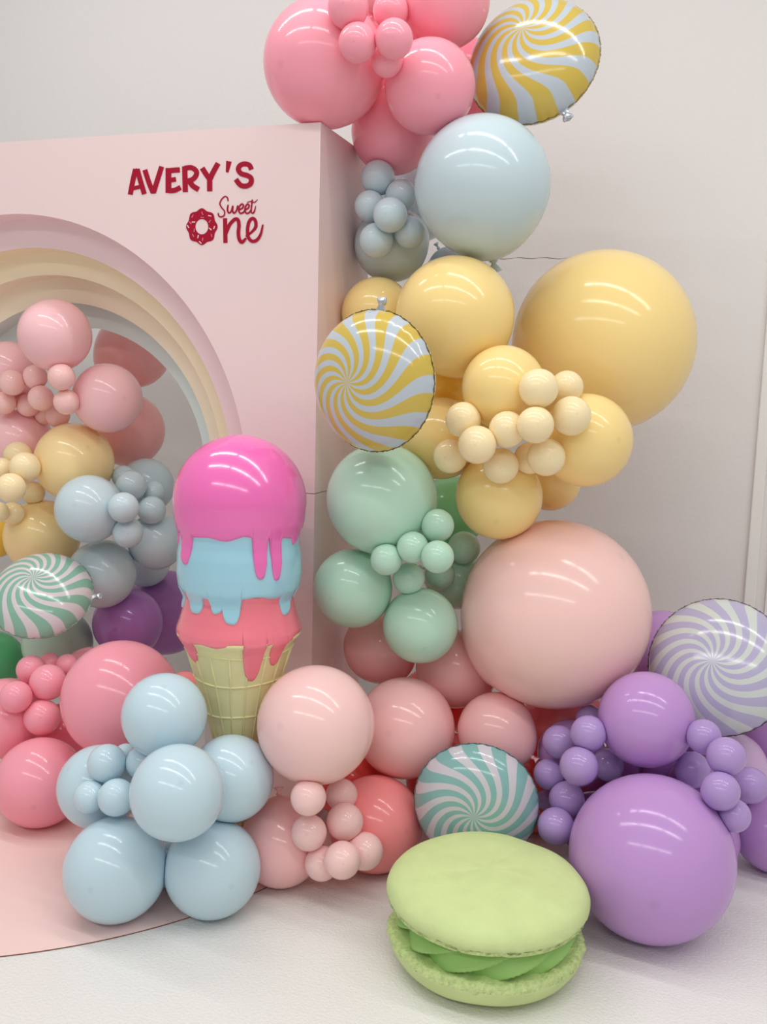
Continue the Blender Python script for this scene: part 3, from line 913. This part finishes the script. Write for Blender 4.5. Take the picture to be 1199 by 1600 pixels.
# ------------------------------------------------------------------ foil candy balloons
def foil_mesh():
    v = []; fc = []; seg = 160; rr = [0.0001]+[math.sin(math.pi/2*i/26) for i in range(1, 27)]
    TH = 0.50
    for side in (1, -1):
        for i, r in enumerate(rr):
            h = TH*max(0.0, 1-r**2.6)**0.62
            wr = max(0.0, (r-0.84)/0.16)
            for k in range(seg):
                a = 2*math.pi*k/seg
                ph = 34*a+1.3*math.sin(5*a)
                dz = 0.014*math.sin(ph)*wr*(1-wr*0.6)*(0.55+0.45*math.sin(3*a+1))
                re = r*(1-0.010*(0.5+0.5*math.sin(ph))*wr)
                v.append((re*math.cos(a), re*math.sin(a), side*(h+dz*(1 if r < 0.9999 else 0))))
    n = len(rr)
    for s in (0, 1):
        b = s*n*seg
        for i in range(n-1):
            for k in range(seg):
                k2 = (k+1) % seg
                q4 = (b+i*seg+k, b+(i+1)*seg+k, b+(i+1)*seg+k2, b+i*seg+k2)
                fc.append(q4 if s == 0 else q4[::-1])
    me = bpy.data.meshes.new('foil_balloon'); me.from_pydata(v, [], fc)
    me.polygons.foreach_set('use_smooth', [True]*len(me.polygons))
    me.materials.append(None)
    return me
def seam_mesh():
    v = []; fc = []; seg = 320
    for k in range(seg):
        a = 2*math.pi*k/seg
        j = 0.0035*math.sin(67*a)+0.0035*math.sin(113*a+1)
        w = 0.004*math.sin(34*a)
        for (r, z) in ((0.975, 0.008+w), (1.010+j, 0.002+w), (1.010+j, -0.002+w), (0.975, -0.008+w)):
            v.append((r*math.cos(a), r*math.sin(a), z))
    for k in range(seg):
        k2 = (k+1) % seg
        for i in range(3):
            fc.append((4*k+i, 4*k2+i, 4*k2+i+1, 4*k+i+1))
    me = bpy.data.meshes.new('seam'); me.from_pydata(v, [], fc); me.materials.append(None)
    return me
def tail_mesh():
    v = []; fc = []
    pr = [(0.96, 0.10, 0.02), (1.03, 0.06, 0.03), (1.07, 0.045, 0.035), (1.10, 0.07, 0.05), (1.14, 0.085, 0.045), (1.17, 0.075, 0.02)]
    for (y, hw, ht) in pr:
        for k in range(12):
            a = 2*math.pi*k/12
            v.append((hw*math.cos(a), y+0.012*math.sin(3*a), ht*math.sin(a)))
    for i in range(len(pr)-1):
        for k in range(12):
            k2 = (k+1) % 12
            fc.append((i*12+k, i*12+k2, (i+1)*12+k2, (i+1)*12+k))
    fc.append(tuple((len(pr)-1)*12+k for k in range(12)))
    me = bpy.data.meshes.new('tail_tab'); me.from_pydata(v, [], fc); me.materials.append(None)
    return me
ME_FOIL, ME_SEAM, ME_TAIL = foil_mesh(), seam_mesh(), tail_mesh()
M_tab = mat_plain('foil_silver', (190, 196, 204), 0.25)
M_tab.node_tree.nodes['Principled BSDF'].inputs['Metallic'].default_value = 0.7
def seam_mat(name, rgb): 
    mt = mat_plain(name, rgb, 0.35); mt.node_tree.nodes['Principled BSDF'].inputs['Metallic'].default_value = 0.4
    return mt
def foil(px, py, r, Y, offdir, tilt, roll, mt, seam_rgb, label):
    """offdir: image direction (right, down) the face leans towards; roll: image angle of the tail tab"""
    P = onY(px, py, Y); R = r*depth(P)/F
    to = (CAM-P).normalized()
    sx = (RIGHT - to*RIGHT.dot(to)).normalized(); sy = (DOWN - to*DOWN.dot(to)).normalized()
    dv = (sx*offdir[0]+sy*offdir[1]).normalized()
    nrm = (to*math.cos(math.radians(tilt))+dv*math.sin(math.radians(tilt))).normalized()
    up = sx*math.sin(math.radians(roll))-sy*math.cos(math.radians(roll))
    up = (up-nrm*up.dot(nrm)).normalized()
    xx = up.cross(nrm)
    mm = Matrix((xx, up, nrm)).transposed().to_4x4()
    o = bpy.data.objects.new('foil_balloon', ME_FOIL); COL.objects.link(o)
    o.matrix_world = Matrix.Translation(P) @ mm @ Matrix.Scale(R, 4)
    set_mat(o, mt)
    s = bpy.data.objects.new('seam', ME_SEAM); COL.objects.link(s); s.parent = o; set_mat(s, seam_mat('seam', seam_rgb))
    t = bpy.data.objects.new('tail_tab', ME_TAIL); COL.objects.link(t); t.parent = o; set_mat(t, M_tab)
    tag(o, label, 'foil balloon', 'round foil candy balloons')
    return o
YEL = (202, 176, 80); WHT = (184, 194, 204)
foil(833, 97, 104, 0.38, (-0.36, -0.93), 36, 150, mat_swirl('yellow_a', YEL, WHT, (-0.07, -0.24), 13, 1.0), (110, 100, 60), 'yellow and white swirl foil disc beside the pink balloons, upper of the yellow two')
foil(584, 596, 110, -0.26, (-1, 0.05), 34, 10, mat_swirl('yellow_b', YEL, WHT, (-0.11, -0.02), 13, 1.0), (110, 100, 60), 'yellow and white swirl foil disc with silver tab, over the box corner')
foil(1122, 1041, 107, 0.22, (-0.7, -0.7), 12, 200, mat_swirl('lilac', (180, 174, 204), (204, 210, 206), (0, 0), 14, 1.0), (90, 84, 90), 'lilac and white swirl foil disc beside the giant peach balloon')
foil(65, 930, 78, -0.04, (-0.3, -0.95), 36, 100, mat_swirl('green', (132, 178, 158), (210, 202, 206), (-0.10, -0.09), 14, 1.0), (110, 130, 120), 'green and white swirl foil disc inside the arch')
foil(744, 1255, 97, -0.178, (-0.15, 1), 25, 200, mat_swirl('teal', (130, 176, 174), (200, 196, 204), (0, 0), 13, 1.0), (80, 110, 115), 'teal and white swirl foil disc standing behind the macaron')
